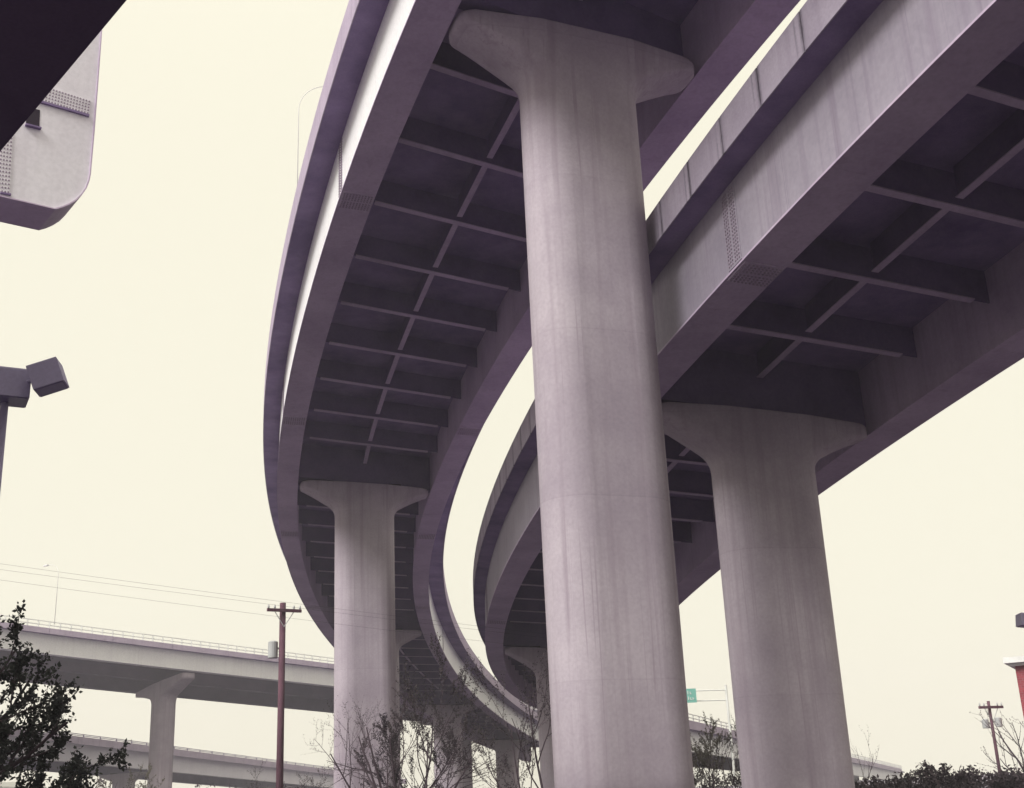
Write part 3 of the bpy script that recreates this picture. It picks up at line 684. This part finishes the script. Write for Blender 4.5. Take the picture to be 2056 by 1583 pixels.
bare('bare tree against the left edge of the tall centre pier', 1085, 1583, 34, 0, [(.05, 0, 1, 4.2, .05), (-.35, .1, 1, 3.6, .04), (-.7, 0, 1, 3.2, .035)], 15, .04, 3, maxlev=3, up=.2)
bare('thin bare shrub below the grey viaduct near the red pole', 480, 1583, 60, 0, [(-.4, 0, 1, 2.1, .03), (.3, 0, 1, 2.4, .03)], 21, .04, 1, maxlev=3, name='bare_shrub', group='bare shrubs under the viaducts')
bare('olive tinged shrub left of the pale viaduct pier', 265, 1583, 62, 0, [(-.5, 0, 1, 2.2, .03), (.3, 0, 1, 2.5, .03), (.7, 0, 1, 2.4, .03)], 22, .06, 2, maxlev=3, bm_='olive', name='bare_shrub', group='bare shrubs under the viaducts')
bare('bare shrub between the red pole and the middle pier', 600, 1583, 62, 0, [(-.5, 0, 1, 2.2, .03), (.4, 0, 1, 2.4, .03)], 23, .05, 1, maxlev=3, name='bare_shrub', group='bare shrubs under the viaducts')
bare('olive budding tree between the two big piers', 1425, 1583, 62, 0, [(-.1, 0, 1, 3.6, .06), (.3, .1, 1, 3.0, .05), (-.4, 0, 1, 2.6, .05), (.1, -.3, 1, 3.2, .05)], 31, .07, 3, maxlev=3, bm_='olive', name='budding_tree')
bare('bare brown tree touching the left side of the right hand pier', 1483, 1583, 60, 0, [(.0, 0, 1, 3.3, .05), (-.4, 0, 1, 2.7, .05), (.35, 0, 1, 2.7, .05)], 33, .05, 2, maxlev=3, name='budding_tree')
bare('thin bare sapling right of the right hand pier', 1712, 1600, 56, 0, [(.1, 0, 1, 3.7, .035), (.5, 0, 1, 2.9, .03)], 35, .04, 1, maxlev=2, name='budding_tree')
bare('leaning bare tree with long arched branches at the right edge', 2085, 1583, 52, 0, [(-.16, 0, 1, 3.6, .07), (-.45, .1, .8, 2.6, .05), (-.1, 0, 1, 3.4, .05)], 37, .05, 1, maxlev=2, up=.05, spread=.5, name='leaning_tree')
# hedge of dark shrubs
def shrub(label, px, pyt, depth, wpx, seed, m='shrub', L=.14, dens=900, name='shrub', group='dark shrubs of the hedge'):
    rng = random.Random(seed); t = at(px, pyt, depth); hw_ = wpx/2403*depth/2; H = t.z
    root = thing(name, label, 'shrub', (t.x, t.y, 0), group); g = Geo()
    for k in range(7):
        a = rng.random()*6.28; g.tube([(t.x, t.y, 0), (t.x+math.cos(a)*hw_*.5, t.y+math.sin(a)*hw_*.4, H*.6), (t.x+math.cos(a)*hw_*.7, t.y+math.sin(a)*hw_*.6, H*.9)], [.04, .03, .01], 5)
    g.build('stems', M['bark'], root); g = Geo()
    cl = []
    for k in range(60):
        v = rvec(rng); r_ = .45+.55*rng.random()**.5; cl.append((Vector((t.x+v.x*hw_*r_, t.y+v.y*hw_*r_*.8, H*.52+v.z*H*.46*r_)), .16+.26*rng.random()))
    for k in range(dens*4):
        c, r_ = rng.choice(cl); v = rvec(rng); p_ = c + v*r_*(.6+.45*rng.random()); nm = (v+rvec(rng)*.7).normalized(); ax = nm.orthogonal().normalized(); ax.rotate(Matrix.Rotation(rng.random()*6.28, 3, nm)); s = L*(.6+.8*rng.random()); leaf_quad(g, p_, ax, nm, s, s*.6)
    o = g.build('foliage', M[m], root, fix=False); o['kind'] = 'stuff'; return root
for i, (px, py, w_, lb) in enumerate(((1735, 1573, 110, 'lowest dark shrub just right of the right hand pier'), (1800, 1556, 110, 'dark shrub rising left of the hedge hump'), (1890, 1529, 120, 'tallest rounded dark shrub forming the hump of the hedge'), (1955, 1545, 110, 'dark shrub left of the small utility pole foot'), (2015, 1553, 90, 'dark shrub right of the small utility pole foot'), (2065, 1545, 100, 'dark shrub running out at the right edge'))):
    shrub(lb, px, py, 44+(i % 2)*1.5, w_, 50+i)
for i, (px, py, w_, lb) in enumerate(((1395, 1545, 130, 'brown undergrowth shrub beside the tall centre pier foot'), (1465, 1550, 120, 'brown undergrowth shrub left of the right hand pier foot'))):
    shrub(lb, px, py, 66, w_, 70+i, 'shrub', .12, 500, group='undergrowth between the big piers')
for i, (px, py, w_, lb) in enumerate(((190, 1560, 150, 'dark bush under the grey viaduct at the far left'), (400, 1575, 170, 'low bush right of the pale viaduct pier'), (850, 1574, 150, 'dark bush at the foot of the upright bare tree'), (1010, 1578, 140, 'dark bush below the gap left of the tall pier'), (600, 1580, 150, 'low bush behind the red utility pole'))):
    shrub(lb, px, py, 75, w_, 80+i, 'shrub', .14, 500, group='low bushes along the bottom')

# ------------------------------------------------------------------ haze volume added to pale and fade the far parts like film glow
g = Geo(); g.box((0, 60, 12), (420, 460, 26)); hz = g.build('haze', M['white']); hz.data.materials.clear()
hm = bpy.data.materials.new('haze_air'); hm.use_nodes = True; hn = hm.node_tree.nodes; hn.clear()
ho = hn.new("ShaderNodeOutputMaterial"); hv = hn.new("ShaderNodeVolumePrincipled"); hv.inputs["Color"].default_value = (0.95, 0.92, 1.0, 1)
hv.inputs["Density"].default_value = 0.0011; hm.node_tree.links.new(hv.outputs[0], ho.inputs["Volume"]); hz.data.materials.append(hm); hz['kind'] = 'stuff'
